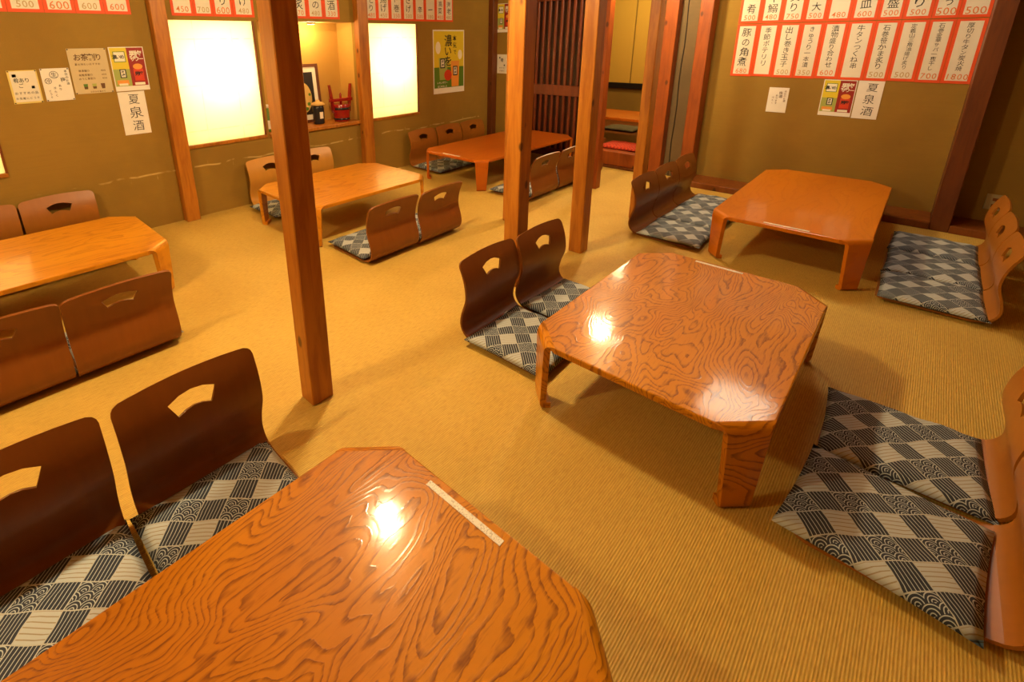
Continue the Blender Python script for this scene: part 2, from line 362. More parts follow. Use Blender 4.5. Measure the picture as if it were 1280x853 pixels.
# ------------------------------------------------------------------ posts
POSTS = [
 ('wooden_post', (-1.735,-1.640, 0.872,0.975), 'post', 'knotty square cedar post on open floor near the two dark chairs'),
 ('wooden_post', (-1.745,-1.640, 2.335,2.445), 'post', 'square cedar post rising behind the two chair backs left of the octagonal table'),
 ('wooden_post', (-1.700,-1.600, 3.070,3.175), 'post', 'cedar post with knots between the alcove opening and the octagonal table'),
 ('wooden_post', (-1.680,-1.600, 4.040,4.150), 'post', 'cracked cedar post beside the row of three chairs near the menu wall'),
 ('wooden_post', (-2.452,-2.350, 3.257,3.357), 'post', 'cedar post hidden behind another post, next to the red lacquered long table'),
 ('wooden_post', (-2.400,-2.305, 4.640,4.735), 'post_red', 'slim reddish post just behind a cedar post, at the side of the alcove opening'),
]
for n, (x0, x1, ya, yb), m, lab in POSTS:
    me = box('wooden_post', -(x1-x0)/2, (x1-x0)/2, -(yb-ya)/2, (yb-ya)/2, 0, CEIL, 0.004, 1)
    tag(link(n, me, M[m], None, ((x0+x1)/2, (ya+yb)/2, 0)), lab, 'post')
WALLPOSTS = [
 ((WX, WX+0.085, 1.375, 1.488), 'post', 'cedar post set against the window wall beside the large paper window'),
 ((WX, WX+0.085, 3.345, 3.478), 'post', 'cedar post between the lit niche and the smaller paper window'),
 ((WX, -4.455, WY-0.10, WY), 'post_dark', 'dark red corner post where the poster wall meets the lattice wall'),
 ((fx(-1.775), fx(-1.655), WY-0.16, WY), 'post_red', 'reddish wall post at the left end of the menu wall'),
 ((fx(-2.15), fx(-1.985), WY-0.14, WY+0.02), 'post_red', 'wide red stained jamb on the right of the alcove opening'),
 ((0.205, 0.318, 5.37, WY), 'post_dark', 'dark stained post at the right end of the red menu cards'),
 ((fx(-2.93), fx(-2.84), WY-0.06, WY+0.10), 'post_red', 'red stained jamb between the lattice door and the alcove opening'),
]
for (x0, x1, ya, yb), m, lab in WALLPOSTS:
    me = box('wall_post', -(x1-x0)/2, (x1-x0)/2, -(yb-ya)/2, (yb-ya)/2, 0, CEIL, 0.004, 1)
    tag(link('wall_post', me, M[m], None, ((x0+x1)/2, (ya+yb)/2, 0)), lab, 'post')
# ledge along the menu wall
struct(link('trim_1', box('trim_1', fx(-1.655), 0.205, 5.365, WY, 0.0, 0.062, 0.006), M['ledge']))
struct(link('trim_2', box('trim_2', 0.318, XR, 5.365, WY, 0.0, 0.062, 0.006), M['ledge']))
struct(link('trim_3', box('trim_3', fx(-1.985), fx(-1.775), WY-0.03, WY-0.001, 0.0, CEIL, 0.002), M['grey_wall']))
# wall cable by the red jamb
pts = [(fx(-1.925)+0.006*math.sin(i*1.7), WY-0.036, 2.4-i*0.2) for i in range(13)]
V = [(x+0.004*math.cos(k*math.pi/3), y+0.004*math.sin(k*math.pi/3), z) for x, y, z in pts for k in range(6)]
F = [(i*6+k, i*6+(k+1)%6, i*6+6+(k+1)%6, i*6+6+k) for i in range(12) for k in range(6)]
cv = mesh('wall_cable', V, F, True); cv.materials.append(M['cable'])
tag(link('wall_cable', cv), 'thin black cable running down the grey wall strip by the red jamb', 'cable')
# ------------------------------------------------------------------ lattice door
e = thing('lattice_door', 'tall dark red lattice door of close vertical slats behind the long table', 'door', (fx(-3.38), WY-0.02, 0))
LW, LZ = 0.445, 2.02
link('frame', box('stile', -LW, -LW+0.06, -0.02, 0.02, 0.0, LZ, 0.003), M['lattice'], e)
link('frame', box('stile_b', LW-0.06, LW, -0.02, 0.02, 0.0, LZ, 0.003), M['lattice'], e)
link('rail', box('rail', -LW+0.06, LW-0.06, -0.018, 0.018, 1.94, LZ, 0.003), M['lattice'], e)
link('rail', box('rail_b', -LW+0.06, LW-0.06, -0.018, 0.018, 0.80, 0.93, 0.003), M['lattice'], e)
link('rail', box('rail_c', -LW+0.06, LW-0.06, -0.018, 0.018, 0.0, 0.10, 0.003), M['lattice'], e)
NS = 9; sl_hi = box('slat', -0.0165, 0.0165, -0.014, 0.014, 0.93, 1.94, 0.004, 1); sl_lo = box('slat_low', -0.0165, 0.0165, -0.014, 0.014, 0.10, 0.80, 0.004, 1)
for k in range(NS):
    x = -LW+0.06 + (k+0.5)*(2*LW-0.12)/NS
    link('slat', sl_hi, M['lattice'], e, (x,0,0)); link('slat', sl_lo, M['lattice'], e, (x,0,0))
link('backing', box('backing', -LW, LW, 0.06, 0.075, 0.0, LZ), M['dark_panel'], e)
# ------------------------------------------------------------------ alcove room beyond the opening
AY = 8.2
struct(link('wall_alcove', mesh('wall_alcove', *(lambda V, F: (box_data(-5.2, -1.2, AY, AY+0.1, 0, CEIL, V, F), box_data(-5.3, -5.2, WY+0.1, AY+0.1, 0, CEIL, V, F), box_data(-1.2, -1.1, WY+0.1, AY+0.1, 0, CEIL, V, F), (V, F))[-1])([], [])), M['wall_plain']))
struct(link('floor_alcove', box('floor_alcove', -5.2, -1.2, WY+0.10, AY, -0.02, 0.19), M['ledge']))
tag(link('alcove_step', box('alcove_step', OPX0+0.06, OPX1-0.02, WY-0.10, WY+0.11, 0.03, 0.195, 0.006), M['post_red']),
    'orange wooden step board edging the raised alcove floor', 'step')
tag(link('alcove_sill', box('alcove_sill', OPX0+0.06, OPX1-0.02, WY-0.13, WY+0.1, 0.0, 0.03, 0.003), M['post_dark']),
    'dark sill strip on the matting below the alcove step', 'sill')
e = thing('window_blind', 'two yellow blind panels above a dark sill in the alcove', 'blind', (-3.2, AY, 0.75))
for k, xx in enumerate((-0.80, -0.02)):
    link('panel', box('panel', xx-0.38, xx+0.38, -0.03, -0.012, 0.03, 1.6, 0.004), M['blind'], e)
link('panel', box('panel_c', 0.38, 1.14, -0.03, -0.012, 0.03, 1.6, 0.004), M['blind'], e)
link('sill', box('blind_sill', -1.25, 1.2, -0.05, -0.005, -0.06, 0.03), M['black'], e)
ld = bpy.data.lights.new('alcove_lamp', 'POINT'); ld.energy = ALCOVE_W; ld.color = LAMP_COL; ld.shadow_soft_size = 0.08
e = thing('alcove_lamp', 'round ceiling lamp inside the alcove', 'lamp', (-2.9, 6.9, CEIL))
link('lamp_body', lathe('alcove_lamp', [(0.05,-0.03),(0.09,-0.02),(0.09,0.0)], 20), M['metal'], e)
lo = bpy.data.objects.new('lamp_light', ld); COL.objects.link(lo); lo.parent = e; lo.location = (0,0,-0.12)

# ------------------------------------------------------------------ tables
TH = 0.33
def table_top(hx, hy, cut, inset, th):
    # octagon whose chamfer edges stop short by inset (the bent legs take over)
    c = cut + inset*math.sqrt(2)
    P = [(-hx+c,-hy),(hx-c,-hy),(hx,-hy+c),(hx,hy-c),(hx-c,hy),(-hx+c,hy),(-hx,hy-c),(-hx,-hy+c)]
    me = bpy.data.meshes.new('table_top')
    V = [(x,y,TH-th) for x,y in P]+[(x,y,TH) for x,y in P]
    F = [tuple(range(7,-1,-1)), tuple(range(8,16))]+[(i,(i+1)%8,8+(i+1)%8,8+i) for i in range(8)]
    me.from_pydata(V, [], F)
    bm = bmesh.new(); bm.from_mesh(me); bm.verts.ensure_lookup_table()
    E = [ed for ed in bm.edges if abs(ed.verts[0].co.z-ed.verts[1].co.z) < 1e-6 and not
         (abs(abs(ed.verts[0].co.x-ed.verts[1].co.x)-abs(ed.verts[0].co.y-ed.verts[1].co.y)) < 1e-4)]
    bmesh.ops.bevel(bm, geom=E, offset=0.005, segments=2, affect='EDGES', profile=0.5)
    bm.to_mesh(me); bm.free(); return me
def leg_mesh(cut, inset, th):
    # strip bent from the chamfer of the top down to an inward-curled foot; local +x points out of the corner, y along the chamfer
    R = inset; path = []
    path.append((-R, TH))                      # outer surface of the strip, r measured from the chamfer line
    for k in range(1, 7):
        a = k/6*math.pi/2; path.append((-R+R*math.sin(a), TH-R+R*math.cos(a)))
    for z in (0.2, 0.1, 0.03): path.append((0.0, z))
    rr = 0.024
    for k in range(1, 6):
        a = k/5*math.pi/2; path.append((-rr+rr*math.cos(a), rr-rr*math.sin(a)))
    path.append((-rr-0.022, 0.0))
    n = len(path); V, F = [], []
    nx = 5
    L0 = cut*math.sqrt(2)
    for i, (r, z) in enumerate(path):
        a = path[max(i-1,0)]; b = path[min(i+1,n-1)]
        tx, tz = b[0]-a[0], b[1]-a[1]; l = math.hypot(tx, tz); nxv, nzv = tz/l, -tx/l   # inward normal
        t_ = th if z > TH-R-0.01 else th*0.92
        if i == 0: nxv, nzv = 0, -1
        half = L0/2 + (inset if i == 0 else inset*max(0, -r/R if z > TH-R else 0))
        if z < TH-R: half *= 1-0.28*(1-z/(TH-R))
        for s in (0, 1):
            for j in range(nx):
                y = -half + 2*half*j/(nx-1)
                V.append((r+nxv*t_*s, y, z+nzv*t_*s))
    def id_(i, s, j): return (i*2+s)*nx+j
    for i in range(n-1):
        for j in range(nx-1):
            F.append((id_(i,0,j), id_(i,0,j+1), id_(i+1,0,j+1), id_(i+1,0,j)))
            F.append((id_(i,1,j), id_(i+1,1,j), id_(i+1,1,j+1), id_(i,1,j+1)))
        F.append((id_(i,0,0), id_(i+1,0,0), id_(i+1,1,0), id_(i,1,0)))
        F.append((id_(i,0,nx-1), id_(i,1,nx-1), id_(i+1,1,nx-1), id_(i+1,0,nx-1)))
    for i in (0, n-1):
        for j in range(nx-1): F.append((id_(i,0,j), id_(i,1,j), id_(i,1,j+1), id_(i,0,j+1)))
    me = mesh('table_leg', V, F, True)
    me.set_sharp_from_angle(angle=math.radians(40))
    return me
LEG_MESHES = {}
def low_table(x0, x1, y0, y1, mat, label, cut=0.096, th=0.028, strip=None):
    hx, hy = (x1-x0)/2, (y1-y0)/2
    e = thing('low_table', label, 'table', ((x0+x1)/2, (y0+y1)/2, 0), 0, 'low bentwood tables')
    inset = 0.036
    link('tabletop', table_top(hx, hy, cut, inset, th), M[mat], e)
    key = (mat, cut)
    if key not in LEG_MESHES:
        LEG_MESHES[key] = leg_mesh(cut, inset, th); LEG_MESHES[key].materials.append(M[mat])
    for sx in (-1, 1):
        for sy in (-1, 1):
            link('leg', LEG_MESHES[key], None, e, (sx*(hx-cut/2), sy*(hy-cut/2), 0), math.atan2(sy, sx))
    if strip:
        sx0, sx1, sy = strip
        link('label_strip', box('label_strip', sx0-(x0+x1)/2, sx1-(x0+x1)/2, sy-0.009-(y0+y1)/2, sy+0.009-(y0+y1)/2, TH, TH+0.0015), M['strip'], e)
    return e
low_table(-1.065,-0.205,-0.475,0.768,'table_keyaki','large low table with bold grain and a white printed strip, beside two dark chairs', strip=(-0.785,-0.53,0.735))
low_table(-1.012,-0.143,1.515,2.765,'table_keyaki','grained octagonal low table with two cushioned chairs on either side', strip=(-0.74,-0.51,2.735))
low_table(-0.945,-0.070,3.625,5.355,'table_amber','smooth orange low table below the red menu cards, between two rows of three chairs', strip=(-0.62,-0.37,3.66))
low_table(-4.025,-3.140,-0.375,0.865,'table_honey','honey coloured low table below the notices, next to the cedar post of the window wall')
low_table(-3.985,-3.085,1.775,3.020,'table_honey','honey coloured low table below the lit niche with the red cask')
low_table(-3.985,-3.085,3.745,5.590,'table_red','long reddish low table in front of the lattice door', strip=(-3.66,-3.42,3.775))

# ------------------------------------------------------------------ legless chairs
CW = 0.445
def catmull(P, n):
    out = []
    Q = [P[0]]+P+[P[-1]]
    for i in range(1, len(Q)-2):
        for k in range(n):
            u = k/n; a, b, c, d = Q[i-1], Q[i], Q[i+1], Q[i+2]
            out.append(tuple(0.5*((2*b[j])+(-a[j]+c[j])*u+(2*a[j]-5*b[j]+4*c[j]-d[j])*u*u+(-a[j]+3*b[j]-3*c[j]+d[j])*u**3) for j in range(2)))
    out.append(P[-1]); return out
PROFILE = catmull([(0.50,0.013),(0.30,0.013),(0.15,0.013),(0.085,0.017),(0.03,0.038),(0.004,0.085),(0.012,0.15),(0.034,0.215),(0.04,0.26),(0.03,0.33),(0.008,0.39),(-0.02,0.445)], 8)
ARC = [0.0]
for a, b in zip(PROFILE, PROFILE[1:]): ARC.append(ARC[-1]+math.hypot(b[0]-a[0], b[1]-a[1]))
def prof_at(s):
    s = max(0.0, min(ARC[-1], s))
    for i in range(len(ARC)-1):
        if s <= ARC[i+1]:
            u = (s-ARC[i])/(ARC[i+1]-ARC[i]); a, b = PROFILE[i], PROFILE[i+1]
            p = (a[0]+(b[0]-a[0])*u, a[1]+(b[1]-a[1])*u)
            l = math.hypot(b[0]-a[0], b[1]-a[1]); return p, ((b[1]-a[1])/l, -(b[0]-a[0])/l)
    return PROFILE[-1], (1, 0)
S_END = ARC[-1]; S_SPLIT = next(ARC[i] for i in range(len(ARC)) if PROFILE[i][1] > 0.03)
TK = 0.011
def sheet_to_mesh(name, cols):
    """cols: list of columns, each list of segments; each column = list of (t, s) rows; holes given as set of (col,row) quads to skip"""
    grid, skip = cols
    nc, nr = len(grid), len(grid[0])
    V, F = [], []
    for side in (0, 1):
        for c in range(nc):
            for r in range(nr):
                tt, s = grid[c][r]; p, nrm = prof_at(s)
                o = TK*(0.5 if side == 0 else -0.5)
                V.append((p[0]-nrm[0]*o, tt, max(0.0005, p[1]-nrm[1]*o)))
    def I(side, c, r): return side*nc*nr+c*nr+r
    quads = {(c, r) for c in range(nc-1) for r in range(nr-1)} - skip
    for c, r in quads:
        F.append((I(0,c,r), I(0,c+1,r), I(0,c+1,r+1), I(0,c,r+1)))
        F.append((I(1,c,r), I(1,c,r+1), I(1,c+1,r+1), I(1,c+1,r)))
        for dc, dr, a, b in ((-1,0,(c,r),(c,r+1)), (1,0,(c+1,r),(c+1,r+1)), (0,-1,(c,r),(c+1,r)), (0,1,(c,r+1),(c+1,r+1))):
            if (c+dc, r+dr) not in quads:
                F.append((I(0,*a), I(0,*b), I(1,*b), I(1,*a)))
    me = mesh(name, V, F, True)
    bm = bmesh.new(); bm.from_mesh(me)
    loose = [v for v in bm.verts if not v.link_faces]; bmesh.ops.delete(bm, geom=loose, context='VERTS')
    bm.to_mesh(me); bm.free(); me.set_sharp_from_angle(angle=math.radians(45))
    return me
def chair_meshes():
    hw = CW/2
    us = [-1,-0.985,-0.95,-0.88,-0.76,-0.55,-0.37,-0.2,0,0.2,0.37,0.55,0.76,0.88,0.95,0.985,1]
    us = [-1,-0.985,-0.95,-0.88,-0.76,-0.55,-0.34,-0.17,0,0.17,0.34,0.55,0.76,0.88,0.95,0.985,1]
    H0, H1 = 6, 10                         # columns bounding the hand hole
    def top(u):
        rc = 0.028; d = (1-abs(u))*hw
        drop = 0.0 if d >= rc else rc-math.sqrt(max(0, rc*rc-(rc-d)**2))
        return S_END - 0.017*u*u - drop
    grid = []
    for ci, u in enumerate(us):
        col = []
        uh = max(-1, min(1, u/0.34))       # hole arcs bulge upward
        hb = S_END-0.122-0.016*uh*uh; ht = S_END-0.066-0.022*uh*uh
        if not H0 <= ci <= H1: hb, ht = S_END-0.138, S_END-0.088
        tp = top(u); ht = min(ht, tp-0.004); hb = min(hb, ht-0.006)
        t_lo = u*hw*(0.70 if H0 <= ci <= H1 else 1.0)
        flare = lambda s: 1.0+0.02*max(0, (s-S_SPLIT)/(S_END-S_SPLIT))
        n1 = 16
        for k in range(n1+1):
            s = S_SPLIT+(hb-S_SPLIT)*k/n1
            tt = u*hw + (t_lo-u*hw)*max(0, (k-n1*0.6)/(n1*0.4))
            col.append((tt*flare(s), s))
        for k in range(1, 3): 
            w_ = k/2; s = hb+(ht-hb)*w_; col.append(((t_lo+(u*hw-t_lo)*w_)*flare(s), s))
        for k in range(1, 5): s = ht+(tp-ht)*k/4; col.append((u*hw*flare(s), s))
        grid.append(col)
    skip = {(c, r) for c in range(H0, H1) for r in (16, 17)}
    back = sheet_to_mesh('backrest', (grid, skip))
    grid = []
    for u in us:
        rc = 0.05; d = (1-abs(u))*hw
        s0 = 0.0 if d >= rc else rc-math.sqrt(max(0, rc*rc-(rc-d)**2))
        grid.append([(u*hw, s0+(S_SPLIT-s0)*k/14) for k in range(15)])
    seat = sheet_to_mesh('seat', (grid, set()))
    return back, seat
BACK, SEAT = chair_meshes()
CHAIR_TONES = {}
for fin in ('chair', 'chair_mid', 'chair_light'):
    b_, s_ = BACK.copy(), SEAT.copy(); b_.materials.append(M[fin]); s_.materials.append(M[fin]); CHAIR_TONES[fin] = (b_, s_)
def chair(rear_x, y, face, label, group, rot=0.0, fin=None):
    if fin is None: fin = 'chair_light' if (rear_x < -4 and 1.5 < y < 3.5) else 'chair_mid' if (rear_x < -4 or rear_x > 0) else 'chair'  # paler tones for window wall and right side chairs, picked by position
    # face +1 means the sitter looks toward +X and rear_x is where the back of the bend stands
    e = thing('legless_chair', label, 'chair', (rear_x, y, 0), (0 if face > 0 else math.pi)+math.radians(rot), group)
    link('backrest', CHAIR_TONES[fin][0], None, e); link('seat', CHAIR_TONES[fin][1], None, e)
    return e
# ------------------------------------------------------------------ floor cushions
def cushion_mesh(seed, sx=0.465, sy=0.464, h=0.048):
    rnd = random.Random(seed); n = 14; V, F = [], []
    ph = [rnd.uniform(0, 6.28) for _ in range(6)]
    for side in (0, 1):
        for i in range(n+1):
            for j in range(n+1):
                a, b = -1+2*i/n, -1+2*j/n
                a = math.copysign(abs(a)**0.8, a); b = math.copysign(abs(b)**0.8, b)
                pinch = 1-0.035*(1-abs(b)**2) if abs(a) > 0.6 else 1
                x = a*sx/2*(1-0.03*(1-b*b)*a*a); y = b*sy/2*(1-0.03*(1-a*a)*b*b)
                puff = ((1-a**4)*(1-b**4))**0.42
                wr = 0.004*math.sin(7*a+ph[0])*math.sin(6*b+ph[1])+0.003*math.sin(11*a+4*b+ph[2])
                z = h*0.36 + (puff*(h*0.62)+wr*puff if side else -puff*h*0.34)
                V.append((x, y, z))
    N = (n+1)**2; I = lambda s, i, j: s*N+i*(n+1)+j
    for i in range(n):
        for j in range(n):
            F.append((I(1,i,j), I(1,i+1,j), I(1,i+1,j+1), I(1,i,j+1))); F.append((I(0,i,j), I(0,i,j+1), I(0,i+1,j+1), I(0,i+1,j)))
    me = mesh('floor_cushion', V, F, True)
    bm = bmesh.new(); bm.from_mesh(me); bmesh.ops.remove_doubles(bm, verts=bm.verts[:], dist=0.0004)
    bmesh.ops.recalc_face_normals(bm, faces=bm.faces[:]); bm.to_mesh(me); bm.free()
    return me
CUSH = [cushion_mesh(s) for s in range(4)]
for c in CUSH: c.materials.append(M['cushion'])
def cushion(x, y, label, group, rot=0.0, z=0.02, k=0, tilt=(0,0)):
    o = link('floor_cushion', CUSH[k % 4], None, None, (x, y, z))
    o.rotation_euler = (math.radians(tilt[0]), math.radians(tilt[1]), math.radians(rot))
    return tag(o, label, 'cushion', group)
G = 'legless wooden chairs'; GC = 'indigo print floor cushions'
# near table, post side
chair(-1.610, 0.408, 1, 'dark legless chair beside the large grained table, closer to the cedar post', G)
chair(-1.615,-0.075, 1, 'dark legless chair beside the large grained table, farther from the cedar post', G)
cushion(-1.350, 0.392, 'indigo diamond print cushion on the dark chair closer to the cedar post', GC, 0, k=0)
cushion(-1.355,-0.076, 'indigo diamond print cushion on the dark chair farther from the cedar post', GC, 1, k=1)
# octagonal table
chair(-1.520, 1.905, 1, 'brown legless chair left of the octagonal table, farther from the cedar post behind it', G)
chair(-1.500, 2.365, 1, 'brown legless chair left of the octagonal table, right before a cedar post', G, -1)
cushion(-1.235, 1.880, 'indigo print cushion left of the octagonal table, on the chair farther from the cedar post', GC, 1, k=2)
cushion(-1.220, 2.350, 'indigo print cushion left of the octagonal table, on the chair before the cedar post', GC, -2, k=3)
chair( 0.455, 1.800,-1, 'orange brown legless chair right of the octagonal table, under the large askew cushion', G, 0)
chair( 0.455, 2.275,-1, 'orange brown legless chair right of the octagonal table, behind the askew cushion', G, 0)
cushion( 0.160, 1.770, 'large indigo diamond cushion lying askew right of the octagonal table', GC, -5, z=0.026, k=0)
cushion( 0.180, 2.240, 'indigo diamond cushion tucked beside the askew one right of the octagonal table', GC, 3, k=1)
# menu wall table
for k, yy in enumerate((3.905, 4.365, 4.825)):
    w_ = ('first', 'middle', 'last')[k]; w2 = ('farthest from', 'middle one before', 'nearest to')[k]
    chair(-1.525, yy, 1, 'legless chair beside the orange table, cracked post side, %s the menu wall' % w2, G)
    cushion(-1.215, yy-0.02, 'indigo cushion beside the orange table, cracked post side, %s the menu wall' % w2, GC, 1-k, k=k)
    chair(0.500, yy-0.01, -1, 'legless chair beside the orange table, dark post side, %s the menu wall' % w2, G)
    cushion(0.235, yy-0.04, 'indigo cushion beside the orange table, dark post side, %s the menu wall' % w2, GC, 2-2*k, k=k+1)
# table under the notices
chair(-2.545, 0.440,-1, 'legless chair at the table under the notices, open floor side, nearer the wall post', G)
chair(-2.550,-0.016,-1, 'legless chair at the table under the notices, open floor side, farther from the wall post', G)
cushion(-2.830, 0.455, 'indigo cushion, table under the notices, open floor side, nearer the wall post', GC, 0, k=2)
cushion(-2.830,-0.010, 'indigo cushion, table under the notices, open floor side, farther from the wall post', GC, 0, k=3)
chair(-4.47, 0.525, 1, 'legless chair against the scuffed wall under the notices, nearer the wall post', G)
chair(-4.47, 0.060, 1, 'legless chair against the scuffed wall under the notices, farther from the wall post', G)
cushion(-4.150, 0.560, 'indigo cushion on the wall side chair under the notices, nearer the wall post', GC, 0, k=0)
cushion(-4.150, 0.085, 'indigo cushion on the wall side chair under the notices, farther from the wall post', GC, 0, k=1)
# niche table
chair(-2.545, 2.130,-1, 'legless chair at the niche table, open floor side, cushion corner sticking out in front', G)
chair(-2.535, 2.600,-1, 'legless chair at the niche table, open floor side, nearer the long red table', G, 1)
cushion(-2.850, 2.130, 'indigo cushion on the open floor side of the niche table, corner sticking out', GC, -2, k=1)
cushion(-2.830, 2.600, 'indigo cushion on the open floor side of the niche table, nearer the long red table', GC, 0, k=2)
chair(-4.465, 2.185, 1, 'orange legless chair against the wall under the large paper window', G)
chair(-4.465, 2.660, 1, 'orange legless chair against the wall under the lit niche', G)
cushion(-4.130, 2.130, 'indigo cushion on the wall chair under the large paper window', GC, 2, k=3)
cushion(-4.150, 2.660, 'indigo cushion on the wall chair under the lit niche', GC, 0, k=0)
# long red table
for k, yy in enumerate((4.220, 4.695, 5.165)):
    w2 = ('nearest the paper window', 'middle of its row', 'nearest the corner post')[k]
    chair(-4.455, yy, 1, 'legless chair, wall side of the long red table, %s' % w2, G)
    cushion(-4.120, yy-0.03, 'indigo cushion, wall side of the long red table, %s' % w2, GC, 0, k=k+2)
for k, yy in enumerate((4.050, 4.530, 5.00)):
    w2 = ('nearest the niche table', 'middle of its row', 'nearest the lattice door')[k]
    chair(-2.530, yy, -1, 'legless chair, open floor side of the long red table, %s' % w2, G)
    cushion(-2.825, yy-0.01, 'indigo cushion, open floor side of the long red table, %s' % w2, GC, 1, k=k)
# alcove furniture
e = thing('alcove_table', 'orange topped low table with dark legs inside the alcove', 'table', (-2.75, 6.45, 0.19))
link('tabletop', box('alcove_top', -0.75, 0.75, -0.36, 0.36, 0.30, 0.335, 0.006), M['table_red'], e)
for sx in (-1, 1):
    for sy in (-1, 1): link('leg', box('alcove_leg', sx*0.66-0.04, sx*0.66+0.04, sy*0.28-0.04, sy*0.28+0.04, 0.0, 0.30, 0.004), M['black'], e)
CR = cushion_mesh(9, 0.5, 0.42, 0.05); CR.materials.append(M['cushion_red'])
CG = cushion_mesh(10, 0.5, 0.42, 0.05); CG.materials.append(M['cushion_green'])
for k, xx in enumerate((-2.62, -2.10)):
    o = link('floor_cushion', CR, None, None, (xx, 5.93, 0.192)); tag(o, ('red checked cushion on the alcove floor before its table, next to the slim post', 'red checked cushion on the alcove floor before its table, beside the red jamb')[k], 'cushion', 'alcove cushions')
for k, xx in enumerate((-3.2, -2.66)):
    o = link('floor_cushion', CG, None, None, (xx, 7.15, 0.192)); tag(o, ('grey green cushion behind the alcove table, deeper in the room', 'grey green cushion behind the alcove table, in line with the opening')[k], 'cushion', 'alcove cushions')

# ------------------------------------------------------------------ lettering
GLYPH = {}
def glyph(ch, bold):
    k = (ch, bold)
    if k not in GLYPH:
        c = bpy.data.curves.new('glyph', 'FONT'); c.body = ch; c.offset = bold; c.resolution_u = 2
        o = bpy.data.objects.new('glyph', c); COL.objects.link(o)
        d = bpy.context.evaluated_depsgraph_get(); me = bpy.data.meshes.new_from_object(o.evaluated_get(d))
        vs = [(v.co.x, v.co.y) for v in me.vertices]; fs = [tuple(p.vertices) for p in me.polygons]
        bpy.data.objects.remove(o); bpy.data.curves.remove(c); bpy.data.meshes.remove(me)
        if vs:
            cx = (min(v[0] for v in vs)+max(v[0] for v in vs))/2; cy = 0.38
            vs = [(x-cx, y-cy) for x, y in vs]
        GLYPH[k] = (vs, fs)
    return GLYPH[k]
def letters(items, y=-0.0016, jit=5, bold=0.002):
    """items: (char, x, z, size)"""
    V, F = [], []
    for ch, x, z, s in items:
        vs, fs = glyph(ch, bold); b = len(V)
        a = math.radians(random.uniform(-jit, jit)); ca, sa = math.cos(a), math.sin(a); sx = s*random.uniform(0.9, 1.05) if jit else s
        for px, pz in vs: V.append((x+(px*ca-pz*sa)*sx, y, z+(px*sa+pz*ca)*s))
        F += [tuple(b+i for i in f) for f in fs]
    me = bpy.data.meshes.new('lettering'); me.from_pydata(V, [], F); me.update(); return me
def vertical(txt, x, ztop, size, pitch):
    return [(ch, x+random.uniform(-1,1)*size*0.06, ztop-size*0.5-i*pitch, size*random.uniform(0.88,1.05)) for i, ch in enumerate(txt)]
def horizontal(txt, x, z, size, pitch=None):
    pitch = pitch or size*0.56; n = len(txt)
    return [(ch, x+(i-(n-1)/2)*pitch, z, size) for i, ch in enumerate(txt)]
def panel(name, x0, x1, z0, z1, y=-0.001, th=0.0008): return box(name, x0, x1, y, y+th, z0, z1)
def wall_place(wall, along):     # (location, rotation) for something whose front faces the room
    return ((WX+0.003, along, 0), math.pi/2) if wall == 'L' else ((along, WY-0.003, 0), 0.0)
def menu_card(wall, a0, a1, z0, z1, txt, price, label, big=False, faint=False):
    if wall == 'R': a0, a1, z0, z1 = fx(a0), fx(a1), fz(z0), fz(z1)
    loc, rz = wall_place(wall, (a0+a1)/2); w_ = (a1-a0)/2
    e = thing('menu_card', label, 'menu card', (loc[0], loc[1], z0), rz, 'handwritten menu cards'); h = z1-z0
    link('red_border', box('red_border', -w_+0.001, w_-0.001, -0.0006, 0.002, 0, h), M['card_red'], e)
    m = 0.17*w_*2*0.75
    link('paper', box('card_paper', -w_+m, w_-m, -0.0012, -0.0006, 0.022, h-0.018), M['paper'], e)
    n = len(txt); avail = h-0.05-0.075
    pitch = min(avail/max(n,1), w_*1.02); size = min(w_*1.02, pitch*1.05)
    if txt: link('lettering', letters(vertical(txt, 0, h-0.028 if z1 < 1.75 else 0.085+pitch*n, size, pitch)), M['ink'], e)
    if price: link('price', letters(horizontal(price, 0, 0.055, 0.062 if not big else 0.075, 0.034 if not big else 0.04), bold=0.004), M['ink_faint'] if faint else M['ink_red'], e)
XS = [-1.464,-1.283,-1.117,-0.947,-0.785,-0.616,-0.4395,-0.285,-0.1146,0.034,0.2035]
LOW = [('豚の角煮','680'),('季節ポテリリ',''),('出し巻き玉子','500'),('きゅうり一本漬','350'),('漬物盛り合わせ','600'),('牛タンつくね串',''),('石巻笹かま炙り','500'),('定義山三角油揚げ炙り','500'),('石巻金華サバ一夜干し','700'),('厚切り牛タン炭火焼','1800')]
DISH = ['simmered pork','seasonal fries','rolled omelette','whole pickled cucumber','mixed pickles','beef tongue skewers','grilled fish cake','fried tofu','salted mackerel','thick beef tongue at 1800']
UP = [('肴','500'),('イ鰯','480'),('炙り','750'),('大','500'),('','480'),('皿','600'),('盛','500'),('り','500'),('う','500'),('','500')]
for i in range(10):
    t_, p_ = LOW[i]; menu_card('R', XS[i], XS[i+1], 1.127+(0.004 if i % 3 == 1 else 0), 1.606, t_, p_, 'lower row menu card for %s, red bordered, on the menu wall' % DISH[i], faint=i in (2,3,6,7))
    t_, p_ = UP[i]
    menu_card('R', XS[i], XS[i+1], 1.613, 2.09, t_, p_, 'upper row red bordered card right above the card for %s' % DISH[i], big=i > 7)
def left_cards(edges, data, where):
    for k in range(len(edges)-1):
        t_, p_ = data[k]
        menu_card('L', edges[k], edges[k+1], 1.712, 2.19, t_, p_, '%s red bordered menu card %s, counting toward the corner post' % (('first','second','third','fourth','fifth','sixth','seventh','eighth')[k], where), big=p_ in ('600',) and k == 2, faint=k % 2 == 1)
left_cards([0.345,0.528,0.727,0.909,1.088,1.262], [('','500'),('','500'),('','600'),('','600'),('','600')], 'above the notices')
